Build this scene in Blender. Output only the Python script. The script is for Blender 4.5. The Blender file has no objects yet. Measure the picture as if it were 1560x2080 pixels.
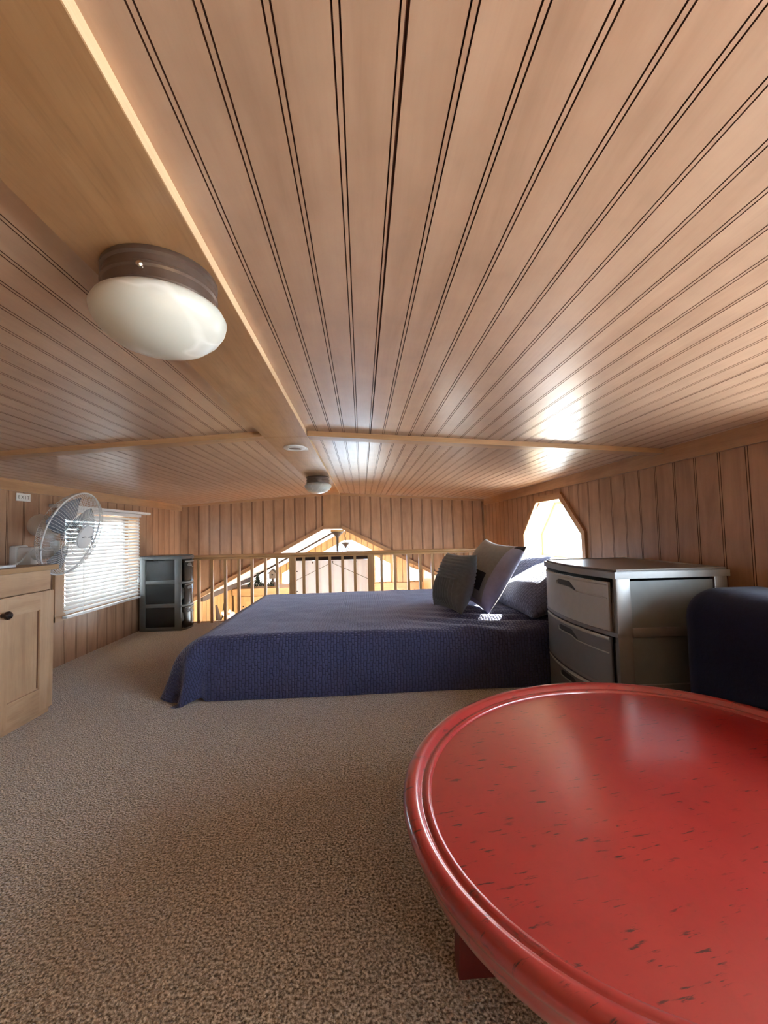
import bpy, bmesh, math, random
from mathutils import Vector, Matrix
import numpy as np
random.seed(7)
S = bpy.context.scene
COL = S.collection
PI = math.pi

# ------------------------------------------------------------------ camera
CAM_H, FPX = 0.75, 838.0
fw = np.array([735-780, 1083-1040, FPX], float); fw /= np.linalg.norm(fw)
up = np.array([-0.022, -1, 0.0]); up -= fw*(up@fw); up /= np.linalg.norm(up)
rt = np.cross(fw, up)
if rt[0] < 0: rt = -rt
Bm = np.stack([rt, fw, up], 1)
ax = [Bm.T@np.array(v, float) for v in ((1, 0, 0), (0, -1, 0), (0, 0, -1))]
cd = bpy.data.cameras.new('camera'); cam = bpy.data.objects.new('camera', cd); COL.objects.link(cam)
M = Matrix.Identity(4)
for i in range(3):
    for j in range(3): M[j][i] = ax[i][j]
M[2][3] = CAM_H
cam.matrix_world = M
cd.sensor_fit = 'VERTICAL'; cd.sensor_height = 36; cd.lens = FPX/2080*36; cd.clip_start = .02
S.camera = cam

# ------------------------------------------------------------------ sky, sun, window portals, exposure
w = bpy.data.worlds.new('sky'); S.world = w; w.use_nodes = True
bg = w.node_tree.nodes['Background']; bg.inputs[0].default_value = (.70, .86, 1.04, 1); bg.inputs[1].default_value = 8.0
sd = bpy.data.lights.new('sun', 'SUN'); sd.energy = 18; sd.angle = .009; sd.color = (1, .93, .82)
sun = bpy.data.objects.new('sun', sd); COL.objects.link(sun)
sun.rotation_euler = Vector((.66, .42, .50)).to_track_quat('Z', 'Y').to_euler()
def portal(name, loc, facing, sx, sy):
    d = bpy.data.lights.new(name, 'AREA'); d.shape = 'RECTANGLE'; d.size = sx; d.size_y = sy; d.cycles.is_portal = True
    o = bpy.data.objects.new(name, d); COL.objects.link(o); o.location = loc
    o.rotation_euler = Vector(facing).to_track_quat('-Z', 'Z').to_euler()
portal('portal', (1.46, 2.80, .74), (-1, 0, 0), .9, .46)
portal('portal', (1.46, .08, .70), (-1, 0, 0), 1.9, .52)
portal('portal', (-.2, 9.2, .0), (0, -1, 0), 3.4, 1.3)
portal('portal', (1.5, 6.6, -.82), (-1, 0, 0), 3.4, .86)
S.view_settings.view_transform = 'Standard'; S.view_settings.look = 'None'; S.view_settings.gamma = 1
S.view_settings.use_curve_mapping = False; S.view_settings.exposure = 2.1
S.cycles.use_denoising = True
S.cycles.max_bounces = 14; S.cycles.diffuse_bounces = 8; S.cycles.glossy_bounces = 4; S.cycles.transparent_max_bounces = 24
S.cycles.sample_clamp_indirect = 12; S.cycles.caustics_reflective = False; S.cycles.caustics_refractive = False

# ------------------------------------------------------------------ helpers
class MB:
    def __init__(s): s.v = []; s.f = []; s.m = []; s.uv = None
    def quad(s, pts, m=0):
        b = len(s.v); s.v += [tuple(p) for p in pts]; s.f.append(tuple(range(b, b+len(pts)))); s.m.append(m); return s
    def box(s, a, b, m=0, bev=0):
        (x0, y0, z0), (x1, y1, z1) = a, b
        if bev:
            return s.rbox(a, b, bev, m)
        i = len(s.v)
        s.v += [(x, y, z) for z in (z0, z1) for y in (y0, y1) for x in (x0, x1)]
        for f in ((0, 2, 3, 1), (4, 5, 7, 6), (0, 1, 5, 4), (2, 6, 7, 3), (0, 4, 6, 2), (1, 3, 7, 5)):
            s.f.append(tuple(i+k for k in f)); s.m.append(m)
        return s
    def rbox(s, a, b, r, m=0):
        bm = bmesh.new(); bmesh.ops.create_cube(bm, size=1)
        for v in bm.verts:
            v.co = Vector([a[k]+(v.co[k]+.5)*(b[k]-a[k]) for k in range(3)])
        bmesh.ops.bevel(bm, geom=bm.edges[:], offset=r, segments=2, affect='EDGES', profile=.6)
        return s.add(bm, m)
    def add(s, bm, m=0):
        i = len(s.v); bm.verts.index_update()
        s.v += [tuple(v.co) for v in bm.verts]
        for f in bm.faces: s.f.append(tuple(i+v.index for v in f.verts)); s.m.append(m)
        bm.free(); return s
    def prism(s, poly, d, m=0):
        """closed polygon (3-D points) pushed along vector d"""
        n = len(poly); i = len(s.v); d = Vector(d)
        s.v += [tuple(p) for p in poly]+[tuple(Vector(p)+d) for p in poly]
        s.f.append(tuple(i+k for k in range(n))); s.m.append(m)
        s.f.append(tuple(i+n+k for k in range(n))[::-1]); s.m.append(m)
        for k in range(n):
            q = (k+1) % n; s.f.append((i+k, i+n+k, i+n+q, i+q)); s.m.append(m)
        return s
    def loft(s, rings, m=0, closed=True, cap=True):
        n = len(rings[0]); i = len(s.v)
        for r in rings: s.v += [tuple(p) for p in r]
        for a in range(len(rings)-1):
            for k in range(n if closed else n-1):
                q = (k+1) % n
                s.f.append((i+a*n+k, i+a*n+q, i+(a+1)*n+q, i+(a+1)*n+k)); s.m.append(m)
        if cap and closed:
            s.f.append(tuple(i+k for k in range(n))[::-1]); s.m.append(m)
            e = i+(len(rings)-1)*n; s.f.append(tuple(e+k for k in range(n))); s.m.append(m)
        return s
    def lathe(s, prof, c=(0, 0, 0), n=32, m=0, mat=None, cap=True):
        R = [[(mat @ Vector((r*math.cos(t), r*math.sin(t), z)) if mat else Vector((c[0]+r*math.cos(t), c[1]+r*math.sin(t), c[2]+z)))
              for t in (2*PI*k/n for k in range(n))] for r, z in prof]
        return s.loft(R, m, True, cap)
    def tube(s, pts, r, n=8, m=0, closed=False):
        pts = [Vector(p) for p in pts]; L = len(pts); rings = []
        for i, p in enumerate(pts):
            a = pts[(i-1) % L] if (closed or i) else p; b = pts[(i+1) % L] if (closed or i < L-1) else p
            t = (b-a).normalized(); ref = Vector((0, 0, 1)) if abs(t.z) < .9 else Vector((1, 0, 0))
            u = t.cross(ref).normalized(); v = t.cross(u)
            rr = r[i] if isinstance(r, (list, tuple)) else r
            rings.append([p+u*rr*math.cos(2*PI*k/n)+v*rr*math.sin(2*PI*k/n) for k in range(n)])
        if closed: return s.loft(rings+[rings[0]], m, True, False)
        return s.loft(rings, m)
    def grid(s, fn, nu, nv, m=0, mfn=None):
        i = len(s.v)
        for b in range(nv+1):
            for a in range(nu+1): s.v.append(tuple(fn(a/nu, b/nv)))
        for b in range(nv):
            for a in range(nu):
                k = i+b*(nu+1)+a
                s.f.append((k, k+1, k+nu+2, k+nu+1)); s.m.append(mfn((a+.5)/nu, (b+.5)/nv) if mfn else m)
        return s
    def build(s, name, mats, parent=None, smooth=False, origin=None, weld=False):
        me = bpy.data.meshes.new(name)
        o = Vector(origin) if origin is not None else Vector((0, 0, 0))
        me.from_pydata([tuple(Vector(p)-o) for p in s.v], [], s.f)
        if not isinstance(mats, (list, tuple)): mats = [mats]
        for m in mats: me.materials.append(m)
        me.polygons.foreach_set('material_index', s.m)
        bm = bmesh.new(); bm.from_mesh(me)
        if weld: bmesh.ops.remove_doubles(bm, verts=bm.verts, dist=1e-5)
        bmesh.ops.recalc_face_normals(bm, faces=bm.faces); bm.to_mesh(me); bm.free()
        if smooth:
            me.polygons.foreach_set('use_smooth', [True]*len(me.polygons))
            if smooth != 'all':
                me.set_sharp_from_angle(angle=math.radians(38))
        ob = bpy.data.objects.new(name, me); COL.objects.link(ob); ob.location = o
        if parent is not None:
            ob.parent = parent
            ob.location = o
            if parent.type == 'EMPTY' or any(abs(c) > 1e-9 for c in parent.location):
                ob.location = o - (parent.location if parent.parent is None else parent.location+parent.parent.location) if not parent.get('local') else o
        return ob

def tag(o, label, cat, group=None, kind=None):
    o['label'] = label; o['category'] = cat
    if group: o['group'] = group
    if kind: o['kind'] = kind
    return o
def struct(o, label, cat): return tag(o, label, cat, None, 'structure')
def empty(name, loc, label=None, cat=None, group=None, rz=0):
    """the parts of such a thing are built in its own local coordinates"""
    e = bpy.data.objects.new(name, None); COL.objects.link(e); e.location = loc; e.rotation_euler = (0, 0, rz)
    e.empty_display_size = .05; e['local'] = 1
    if label: tag(e, label, cat, group)
    return e
def copy_tree(o, parent=None):
    c = o.copy(); COL.objects.link(c)
    if parent: c.parent = parent
    for ch in list(o.children): copy_tree(ch, c)
    return c

# ------------------------------------------------------------------ materials
def nt(name):
    m = bpy.data.materials.new(name); m.use_nodes = True; t = m.node_tree
    return m, t, t.nodes['Principled BSDF']
def N(t, k, **kw):
    n = t.nodes.new(k)
    for a, b in kw.items(): setattr(n, a, b)
    return n
def ramp(t, src, stops):
    r = N(t, 'ShaderNodeValToRGB'); e = r.color_ramp.elements
    while len(e) < len(stops): e.new(.5)
    for k, (p, c) in enumerate(stops): e[k].position = p; e[k].color = (*c, 1)
    t.links.new(src, r.inputs[0]); return r.outputs[0]
def coords(t, scale, rand=0., kind='Object', rot=(0, 0, 0)):
    tc = N(t, 'ShaderNodeTexCoord'); mp = N(t, 'ShaderNodeMapping'); mp.inputs['Scale'].default_value = scale
    mp.inputs['Rotation'].default_value = rot
    t.links.new(tc.outputs[kind], mp.inputs[0])
    if rand:
        oi = N(t, 'ShaderNodeObjectInfo'); mu = N(t, 'ShaderNodeMath', operation='MULTIPLY'); mu.inputs[1].default_value = rand
        t.links.new(oi.outputs['Random'], mu.inputs[0]); cb = N(t, 'ShaderNodeCombineXYZ')
        for k in range(3): t.links.new(mu.outputs[0], cb.inputs[k])
        t.links.new(cb.outputs[0], mp.inputs['Location'])
    return mp.outputs[0]
def noise(t, vec, scale, detail=4, rough=.55, dist=0):
    n = N(t, 'ShaderNodeTexNoise'); n.inputs['Scale'].default_value = scale; n.inputs['Detail'].default_value = detail
    n.inputs['Roughness'].default_value = rough; n.inputs['Distortion'].default_value = dist
    t.links.new(vec, n.inputs['Vector']); return n.outputs['Fac']
def mix(t, a, b, fac, mode='MIX'):
    n = N(t, 'ShaderNodeMix', data_type='RGBA', blend_type=mode)
    for v, i in ((fac, 0), (a, 6), (b, 7)):
        if hasattr(v, 'links'): t.links.new(v, n.inputs[i])
        else: n.inputs[i].default_value = v if i == 0 else (*v, 1)
    return n.outputs[2]
def bump(t, p, h, strength, dist=.002):
    b = N(t, 'ShaderNodeBump'); b.inputs['Strength'].default_value = strength; b.inputs['Distance'].default_value = dist
    t.links.new(h, b.inputs['Height']); t.links.new(b.outputs[0], p.inputs['Normal'])
def plain(name, c, rough=.5, metal=0, var=.12, scale=30, bmp=0, coat=0, sheen=0, spec=.5):
    m, t, p = nt(name); v = coords(t, (1, 1, 1), 5)
    n = noise(t, v, scale, 4)
    col = ramp(t, n, [(.25, tuple(x*(1-var) for x in c)), (.75, tuple(min(1, x*(1+var)) for x in c))])
    t.links.new(col, p.inputs['Base Color']); p.inputs['Roughness'].default_value = rough; p.inputs['Metallic'].default_value = metal
    p.inputs['Coat Weight'].default_value = coat; p.inputs['Coat Roughness'].default_value = .15; p.inputs['Sheen Weight'].default_value = sheen
    p.inputs['Specular IOR Level'].default_value = spec
    if bmp: bump(t, p, n, bmp)
    return m
def wood(name, dark, mid, light, axis, rough=.36, stretch=14, scale=3.2, coat=.0, pores=.35, spec=.5, rand=37, swirl=1.2, bmp=.06):
    m, t, p = nt(name)
    sc = [stretch]*3; sc[axis] = 1.0
    v = coords(t, tuple(sc), rand)
    n1 = noise(t, v, scale*.35, 5, .6, swirl)
    v2 = coords(t, tuple(x*7 if k != axis else 3 for k, x in enumerate(sc)), rand)
    n2 = noise(t, v2, scale, 3, .6, .2)
    v3 = coords(t, (1, 1, 1), rand); n3 = noise(t, v3, 9, 3, .6)
    c1 = ramp(t, n1, [(.28, dark), (.5, mid), (.74, light)])
    c2 = mix(t, c1, tuple(x*.62 for x in dark), ramp(t, n2, [(.5, (0, 0, 0)), (.8, (pores,)*3)]))
    c3 = mix(t, c2, ramp(t, n3, [(.3, (.40,)*3), (.7, (.62,)*3)]), .35, 'OVERLAY')
    t.links.new(c3, p.inputs['Base Color'])
    t.links.new(ramp(t, n2, [(.3, (rough*.95,)*3), (.8, (rough*1.08,)*3)]), p.inputs['Roughness'])
    p.inputs['Coat Weight'].default_value = coat; p.inputs['Coat Roughness'].default_value = .22
    p.inputs['Specular IOR Level'].default_value = spec
    bump(t, p, n2, bmp, .0005)
    return m
CE = ((.41, .258, .177), (.48, .314, .222), (.54, .37, .27))
WA = ((.29, .155, .086), (.385, .222, .128), (.465, .285, .174))
W_ceil = wood('ceiling_beadboard_wood', *CE, 1, rough=.36, coat=.4, spec=.6, pores=.10, rand=3, bmp=.015, stretch=9)
W_ridge = wood('ridge_board_wood', (.30, .155, .068), (.37, .20, .095), (.43, .25, .125), 1, rough=.33, stretch=8, coat=.1, swirl=2.5)
W_wall = wood('wall_beadboard_wood', *WA, 2, rough=.36, pores=.10, stretch=7, swirl=2.0)
W_trimY = wood('trim_wood_along_room', (.34, .18, .09), (.42, .24, .12), (.5, .3, .16), 1)
W_trimX = wood('trim_wood_across_room', (.34, .18, .09), (.42, .24, .12), (.5, .3, .16), 0)
W_trimZ = wood('trim_wood_upright', (.34, .18, .09), (.42, .24, .12), (.5, .3, .16), 2)
W_litY = wood('lit_ridge_edge_wood', (.58, .38, .22), (.68, .47, .29), (.76, .56, .37), 1, rough=.5, rand=0)  # ridge board's side face: window light on it put into a lighter colour
W_cab = wood('cabinet_wood_upright', (.42, .25, .14), (.52, .33, .19), (.60, .40, .25), 2, stretch=9)
W_cabY = wood('cabinet_wood_level', (.42, .25, .14), (.52, .33, .19), (.60, .40, .25), 1, stretch=9)
W_cabtop = wood('cabinet_top_wood', (.30, .17, .08), (.42, .25, .12), (.5, .31, .16), 1, stretch=9)
W_rail = wood('railing_wood_level', (.42, .22, .09), (.52, .30, .13), (.6, .37, .18), 0, stretch=12)
W_bal = wood('railing_wood_upright', (.42, .22, .09), (.52, .30, .13), (.6, .37, .18), 2, stretch=12)
W_pineZ = wood('pine_upright', (.36, .18, .055), (.45, .24, .08), (.52, .30, .11), 2, rough=.45)
W_pineX = wood('pine_level', (.34, .165, .05), (.42, .21, .07), (.48, .26, .095), 0, rough=.45)
W_white = wood('whitewashed_board', (.46, .43, .40), (.54, .52, .50), (.60, .58, .56), 1, rough=.5, pores=.15)
M_groove = plain('dark_stained_groove', (.085, .028, .012), .6)
M_dkgroove = plain('dark_stained_seam', (.05, .015, .008), .6)
M_wallgroove = plain('dark_wall_groove', (.075, .028, .012), .7)

def mk_carpet():
    m, t, p = nt('beige_carpet_pile'); v = coords(t, (1, 1, 1))
    n1 = noise(t, v, 190, 2, .6); n2 = noise(t, v, 60, 4, .7); n3 = noise(t, v, 3.0, 3, .6)
    vo = N(t, 'ShaderNodeTexVoronoi'); vo.inputs['Scale'].default_value = 210; t.links.new(v, vo.inputs['Vector'])
    c = ramp(t, n1, [(.36, (.085, .058, .030)), (.48, (.38, .30, .195)), (.61, (.78, .67, .50))])
    c = mix(t, c, (.20, .15, .10), ramp(t, n2, [(.45, (0,)*3), (.72, (.5,)*3)]))
    c = mix(t, c, (.44, .37, .29), ramp(t, n3, [(.35, (0,)*3), (.75, (.28,)*3)]))
    t.links.new(c, p.inputs['Base Color']); p.inputs['Roughness'].default_value = .95; p.inputs['Specular IOR Level'].default_value = .1
    p.inputs['Sheen Weight'].default_value = .9; p.inputs['Sheen Roughness'].default_value = .25
    ad = N(t, 'ShaderNodeMath', operation='ADD'); t.links.new(n1, ad.inputs[0]); t.links.new(vo.outputs['Distance'], ad.inputs[1])
    bump(t, p, ad.outputs[0], .7, .004)
    return m
M_carpet = mk_carpet()
def mk_quilt(name, c, k=1.0, kind='UV', cell=(.026, .014)):
    m, t, p = nt(name); v = coords(t, (1, 1, 1), 0, kind)
    br = N(t, 'ShaderNodeTexBrick'); br.offset = .5
    br.inputs['Scale'].default_value = 1; br.inputs['Brick Width'].default_value = cell[0]; br.inputs['Row Height'].default_value = cell[1]
    br.inputs['Mortar Size'].default_value = .0036; br.inputs['Mortar Smooth'].default_value = 1
    for i, q in ((1, 1), (2, 1), (3, 0)): br.inputs[i].default_value = (q, q, q, 1)
    sw = N(t, 'ShaderNodeMapping'); sw.inputs['Rotation'].default_value = (0, 0, PI/2); t.links.new(v, sw.inputs[0])
    n0 = N(t, 'ShaderNodeTexNoise'); n0.inputs['Scale'].default_value = 25; t.links.new(v, n0.inputs['Vector'])
    vm = N(t, 'ShaderNodeVectorMath', operation='MULTIPLY_ADD'); vm.inputs[1].default_value = (.015,)*3
    t.links.new(n0.outputs['Color'], vm.inputs[0]); t.links.new(sw.outputs[0], vm.inputs[2]); t.links.new(vm.outputs[0], br.inputs['Vector'])
    n = noise(t, v, 6, 4); f = noise(t, v, 420, 3)
    col = ramp(t, n, [(.3, tuple(x*.85 for x in c)), (.7, tuple(x*1.15 for x in c))])
    col = mix(t, tuple(x*.5 for x in c), col, br.outputs['Color'])
    t.links.new(col, p.inputs['Base Color']); p.inputs['Roughness'].default_value = .62
    p.inputs['Sheen Weight'].default_value = .8; p.inputs['Sheen Roughness'].default_value = .35; p.inputs['Sheen Tint'].default_value = (.72, .78, 1, 1); p.inputs['Specular IOR Level'].default_value = .3
    ad = N(t, 'ShaderNodeMath', operation='MULTIPLY_ADD'); ad.inputs[1].default_value = .25; t.links.new(f, ad.inputs[0]); t.links.new(br.outputs['Color'], ad.inputs[2])
    bump(t, p, ad.outputs[0], .9*k, .0020)
    return m
M_quilt = mk_quilt('blue_grey_quilt', (.056, .063, .148))
M_sham = mk_quilt('blue_grey_quilted_sham', (.10, .11, .17), .9, 'UV', (.034, .024))
M_mattress = plain('mattress_ticking', (.5, .5, .5), .9)
M_cush = plain('dark_grey_green_cloth', (.085, .087, .077), .7, var=.2, scale=60, bmp=.3, sheen=.2)
M_cushgrey = plain('grey_green_cloth', (.25, .252, .225), .65, var=.12, scale=50, bmp=.2, sheen=.2)
M_cushlav = plain('lavender_grey_satin', (.36, .355, .46), .5, var=.08, scale=40, bmp=.15, sheen=.2)
M_cushdark = plain('near_black_cloth', (.012, .012, .018), .7, bmp=.2)
M_silver = plain('silver_grey_plastic', (.22, .205, .19), .34, .35, var=.05)
M_silverpanel = plain('grey_green_matt_plastic', (.14, .15, .142), .42, .0, var=.06)
M_silvershaded = plain('shaded_pewter_drawer_plastic', (.17, .17, .165), .36, .1, var=.05)  # same drawer plastic, darker: shade on the lower drawers put into the colour
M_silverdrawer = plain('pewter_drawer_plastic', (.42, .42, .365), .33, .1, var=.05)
M_dkframe = plain('charcoal_plastic', (.115, .112, .10), .38, var=.08)
def mk_smoke(name, c, tr):
    m, t, p = nt(name); p.inputs['Base Color'].default_value = (*c, 1); p.inputs['Roughness'].default_value = .16
    tb = N(t, 'ShaderNodeBsdfTransparent'); tb.inputs[0].default_value = (.75, .75, .72, 1); mx = N(t, 'ShaderNodeMixShader'); mx.inputs[0].default_value = tr
    out = t.nodes['Material Output']; t.links.new(p.outputs[0], mx.inputs[1]); t.links.new(tb.outputs[0], mx.inputs[2]); t.links.new(mx.outputs[0], out.inputs[0])
    return m
M_smoke = mk_smoke('smoke_clear_plastic', (.04, .04, .037), .42)
def mk_glass():
    m, t, p = nt('window_glass'); out = t.nodes['Material Output']
    tb = N(t, 'ShaderNodeBsdfTransparent'); tb.inputs[0].default_value = (.96, .97, .97, 1); gl = N(t, 'ShaderNodeBsdfGlossy'); gl.inputs['Roughness'].default_value = .02
    lw = N(t, 'ShaderNodeLayerWeight'); lw.inputs[0].default_value = .5; mx = N(t, 'ShaderNodeMixShader')
    pw = N(t, 'ShaderNodeMath', operation='POWER'); pw.inputs[1].default_value = 5; t.links.new(lw.outputs['Facing'], pw.inputs[0])
    fr = N(t, 'ShaderNodeMath', operation='MULTIPLY_ADD'); fr.inputs[1].default_value = .9; fr.inputs[2].default_value = .04; t.links.new(pw.outputs[0], fr.inputs[0])
    t.links.new(fr.outputs[0], mx.inputs[0]); t.links.new(tb.outputs[0], mx.inputs[1]); t.links.new(gl.outputs[0], mx.inputs[2]); t.links.new(mx.outputs[0], out.inputs[0])
    return m
M_glass = mk_glass()
M_white = plain('white_plastic', (.74, .74, .72), .35, var=.03)
M_slat = plain('white_painted_slat', (.80, .80, .77), .4, var=.02)
M_offwhite = plain('warm_white_plastic', (.72, .72, .68), .35, var=.03)
M_cord = plain('white_cord', (.8, .8, .78), .7)
M_ink = plain('grey_print', (.14, .14, .13), .6)
M_lightink = plain('pale_grey_print', (.28, .27, .24), .6)
M_bronze = plain('brushed_brown_bronze', (.15, .105, .085), .36, .55, var=.3, scale=14)
M_dkbronze = plain('dark_antique_bronze', (.035, .024, .018), .45, .4)
M_steel = plain('steel_screw', (.7, .68, .63), .25, 1)
M_black = plain('black_plastic', (.015, .015, .016), .4)
M_navy = plain('navy_cotton', (.003, .005, .026), .9, var=.25, scale=90, bmp=.3, sheen=.06, spec=.2)
M_knob = plain('dark_bronze_knob', (.05, .035, .03), .22, .7)
M_plaster = plain('white_painted_wall', (.72, .71, .68), .8)
M_backing = plain('wall_board_backing', (.25, .14, .07), .8)
def mk_alabaster():
    m, t, p = nt('alabaster_glass'); v = coords(t, (1, 1, 1), 7)
    n0 = noise(t, v, 5.5, 2, .45, .9)
    wv = N(t, 'ShaderNodeMath', operation='SUBTRACT'); t.links.new(n0, wv.inputs[0]); wv.inputs[1].default_value = .5
    ab = N(t, 'ShaderNodeMath', operation='ABSOLUTE'); t.links.new(wv.outputs[0], ab.inputs[0])
    c = ramp(t, ab.outputs[0], [(0, (.78, .78, .75)), (.022, (.64, .64, .60)), (.2, (.56, .57, .53))])
    t.links.new(c, p.inputs['Base Color']); p.inputs['Roughness'].default_value = .28
    pass
    return m
M_alab = mk_alabaster()
def mk_red(name, wear):
    m, t, p = nt(name); v0 = coords(t, (1, 1, 1), 0, 'Object', (0, 0, math.radians(25.6)))
    mq = N(t, 'ShaderNodeMapping'); mq.inputs['Scale'].default_value = (5, 30, 3); t.links.new(v0, mq.inputs[0]); v = mq.outputs[0]
    va = coords(t, (1, 1, 1))
    n1 = noise(t, v, 5.5, 4, .62); n2 = noise(t, va, 5, 4, .6); n3 = noise(t, va, 55, 3, .6); n5 = noise(t, va, 26, 2, .5)
    c = ramp(t, n2, [(.3, (.265, .014, .012)), (.7, (.34, .026, .020))])
    c = mix(t, c, (.22, .011, .010), ramp(t, n3, [(.5, (0,)*3), (.8, (.4,)*3)]))
    st = N(t, 'ShaderNodeMath', operation='MULTIPLY'); t.links.new(ramp(t, n1, [(.595, (0,)*3), (.65, (1,)*3)]), st.inputs[0])
    t.links.new(ramp(t, n5, [(.46, (0,)*3), (.56, (1,)*3)]), st.inputs[1])
    c = mix(t, c, (.05, .006, .006), st.outputs[0])
    if wear:
        n4 = noise(t, coords(t, (6, 6, 22)), 4, 4, .65)
        c = mix(t, c, (.05, .012, .010), ramp(t, n4, [(.60, (0,)*3), (.70, (.85,)*3)]))
    t.links.new(c, p.inputs['Base Color']); p.inputs['Roughness'].default_value = .32
    p.inputs['Coat Weight'].default_value = 1.0; p.inputs['Coat Roughness'].default_value = .15
    bump(t, p, n3, .06, .001)
    return m
M_red = mk_red('worn_red_lacquer', False); M_redrim = mk_red('worn_red_lacquer_rim', True)
M_redleg = plain('shaded_red_lacquer', (.12, .012, .010), .4)  # table base darkened: the shade beneath the top is put into its colour
M_foliage = plain('dark_green_garland', (.03, .035, .02), .8)
M_cream = plain('cream_dried_flower', (.75, .66, .5), .85)
M_bark = plain('dark_driftwood', (.06, .035, .022), .85, bmp=.4)
M_tin = plain('weathered_brown_tin', (.16, .10, .06), .6)

# ------------------------------------------------------------------ beadboard planks
def piece(parent, name, mats, O, U, V, Nn, prof, lo, hi, thick=.012):
    """one plank: profile points (u, depth, material of the strip that starts here) run from lo(u) to hi(u)"""
    U, V, Nn, O = Vector(U), Vector(V), Vector(Nn), Vector(O)
    f = [(u, d) for u, d, _ in prof]; loop = f+[(prof[-1][0], thick), (prof[0][0], thick)]
    mb = MB(); n = len(loop)
    A = [O+U*u+V*lo(u)-Nn*d for u, d in loop]; Bq = [O+U*u+V*hi(u)-Nn*d for u, d in loop]
    mb.v = [tuple(p) for p in A+Bq]
    for k in range(n):
        q = (k+1) % n; mb.f.append((k, q, n+q, n+k)); mb.m.append(prof[k][2] if k < len(prof)-1 else 0)
    mb.f.append(tuple(range(n))); mb.m.append(0); mb.f.append(tuple(range(n, 2*n))); mb.m.append(0)
    c = sum((Vector(p) for p in mb.v), Vector())/len(mb.v)
    return mb.build(name, mats, parent, origin=c)
def planks(parent, mats, O, U, V, Nn, edges, lo, hi, holes=(), corners=(), bead=.0046, g=.0018, d=.003, wide=None, name='plank'):
    for k in range(len(edges)-1):
        u0, u1 = edges[k], edges[k+1]; gg = g*(1.9 if wide and k in wide else 1)
        if u1-u0 > 3*gg+bead:
            base = [(u0, 0, 0), (u1-bead-2*g, 0, 1), (u1-bead-1.5*g, d, 1), (u1-bead-g, 0, 0), (u1-gg, 0, 1), (u1-gg*.5, d, 1), (u1, 0, 0)]
        else: base = [(u0, 0, 0), (u1, 0, 0)]
        cuts = sorted({u0, u1, *[c for h in holes for c in h[:2] if u0 < c < u1]})
        for a, b in zip(cuts, cuts[1:]):
            if b-a < .0015: continue
            def at(u):
                for (p, dp, mp), (q, dq, mq) in zip(base, base[1:]):
                    if p-1e-9 <= u <= q+1e-9: return (u, dp+(dq-dp)*(u-p)/max(q-p, 1e-9), mp)
                return (u, 0, 0)
            pr = [at(a)]+[x for x in base if a+1e-6 < x[0] < b-1e-6]+[at(b)]
            pr += [at(c) for c in corners if a+1e-4 < c < b-1e-4]; pr.sort(key=lambda x: x[0])
            mid = (a+b)/2; hs = [h for h in holes if h[0]-1e-6 <= mid <= h[1]+1e-6]
            spans = [(lo, hi)]
            for h in hs: spans = [(lo, h[2]), (h[3], hi)]
            for l, t in spans:
                if all(t(x[0])-l(x[0]) < .004 for x in pr): continue
                tt = lambda u, l=l, t=t: max(t(u), l(u)+.0005)
                piece(parent, name, mats, O, U, V, Nn, pr, l, tt)
def steps(a, b, first, w):
    e = [a]; x = first
    while x <= a+.002: x += w
    while x < b-.002: e.append(x); x += w
    return e+[b]
def K(v): return lambda u: v

# ================================================================== the room
XL, XR, YB, YR = -1.83, 1.303, 4.28, -1.35
RXL, RXR, RZ = -.393, -.215, 1.153
CZ = 1.171; EZ = 1.076
zcl = lambda x: EZ+(CZ-EZ)*(x-XL)/(RXL-XL)
zcr = lambda x: EZ+(CZ-EZ)*(XR-x)/(XR-RXR)
gab = lambda x: .81-.53*(RXL-x) if x < RXL else (.81 if x < -.212 else .81-.526*(x+.212))

fl = MB().box((XL, YR, -.14), (XR, 3.77, -.012)).build('floor', M_backing)
struct(fl, 'loft floor covered in beige speckled carpet', 'floor')
MB().box((XL, YR, -.012), (XR, 3.76, 0)).build('carpet', M_carpet, fl)
MB().box((XL, 3.77, -.2), (XR, 3.79, .004)).build('edge_board', W_trimX, fl)

ce = MB()
ce.prism([(XL, YR, zcl(XL)+.013), (RXL, YR, CZ+.013), (RXR, YR, CZ+.013), (XR, YR, zcr(XR)+.013), (XR, YR, 1.32), (XL, YR, 1.32)], (0, YB-YR, 0))
ceil = ce.build('ceiling', M_backing); struct(ceil, 'low beadboard ceiling sloping gently from a flat ridge board', 'ceiling')
YBAT = 1.70
Ur = Vector((XR-RXR, 0, EZ-CZ)); Lr = Ur.length; Ur.normalize(); Nr = Vector((Ur.z, 0, -Ur.x))
Ul = Vector((XL-RXL, 0, EZ-CZ)); Ll = Ul.length; Ul.normalize(); Nl = Vector((-Ul.z, 0, Ul.x))
if Nl.z > 0: Nl = -Nl
er = steps(0, Lr, .0475, .0535); el = steps(0, Ll, .012, .0535)
for (y0, y1) in ((YR, YBAT+.02), (YBAT+.02, YB)):
    planks(ceil, [W_ceil, M_groove], (RXR, 0, CZ), Ur, (0, 1, 0), Nr, er, K(y0), K(y1), wide={4, 20})
    planks(ceil, [W_ceil, M_groove], (RXL, 0, CZ), Ul, (0, 1, 0), Nl, el, K(y0), K(y1), wide={0, 12})
for (y0, y1) in ((YR, YBAT-.0015), (YBAT+.0015, YB)):
    r = MB().box((RXL, y0, RZ), (RXR-.0015, y1, CZ+.012)).build('ridge_board', W_ridge, ceil)
    MB().box((RXR-.0015, y0, RZ), (RXR, y1, CZ+.004)).build('lit_edge', W_litY, r)
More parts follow.
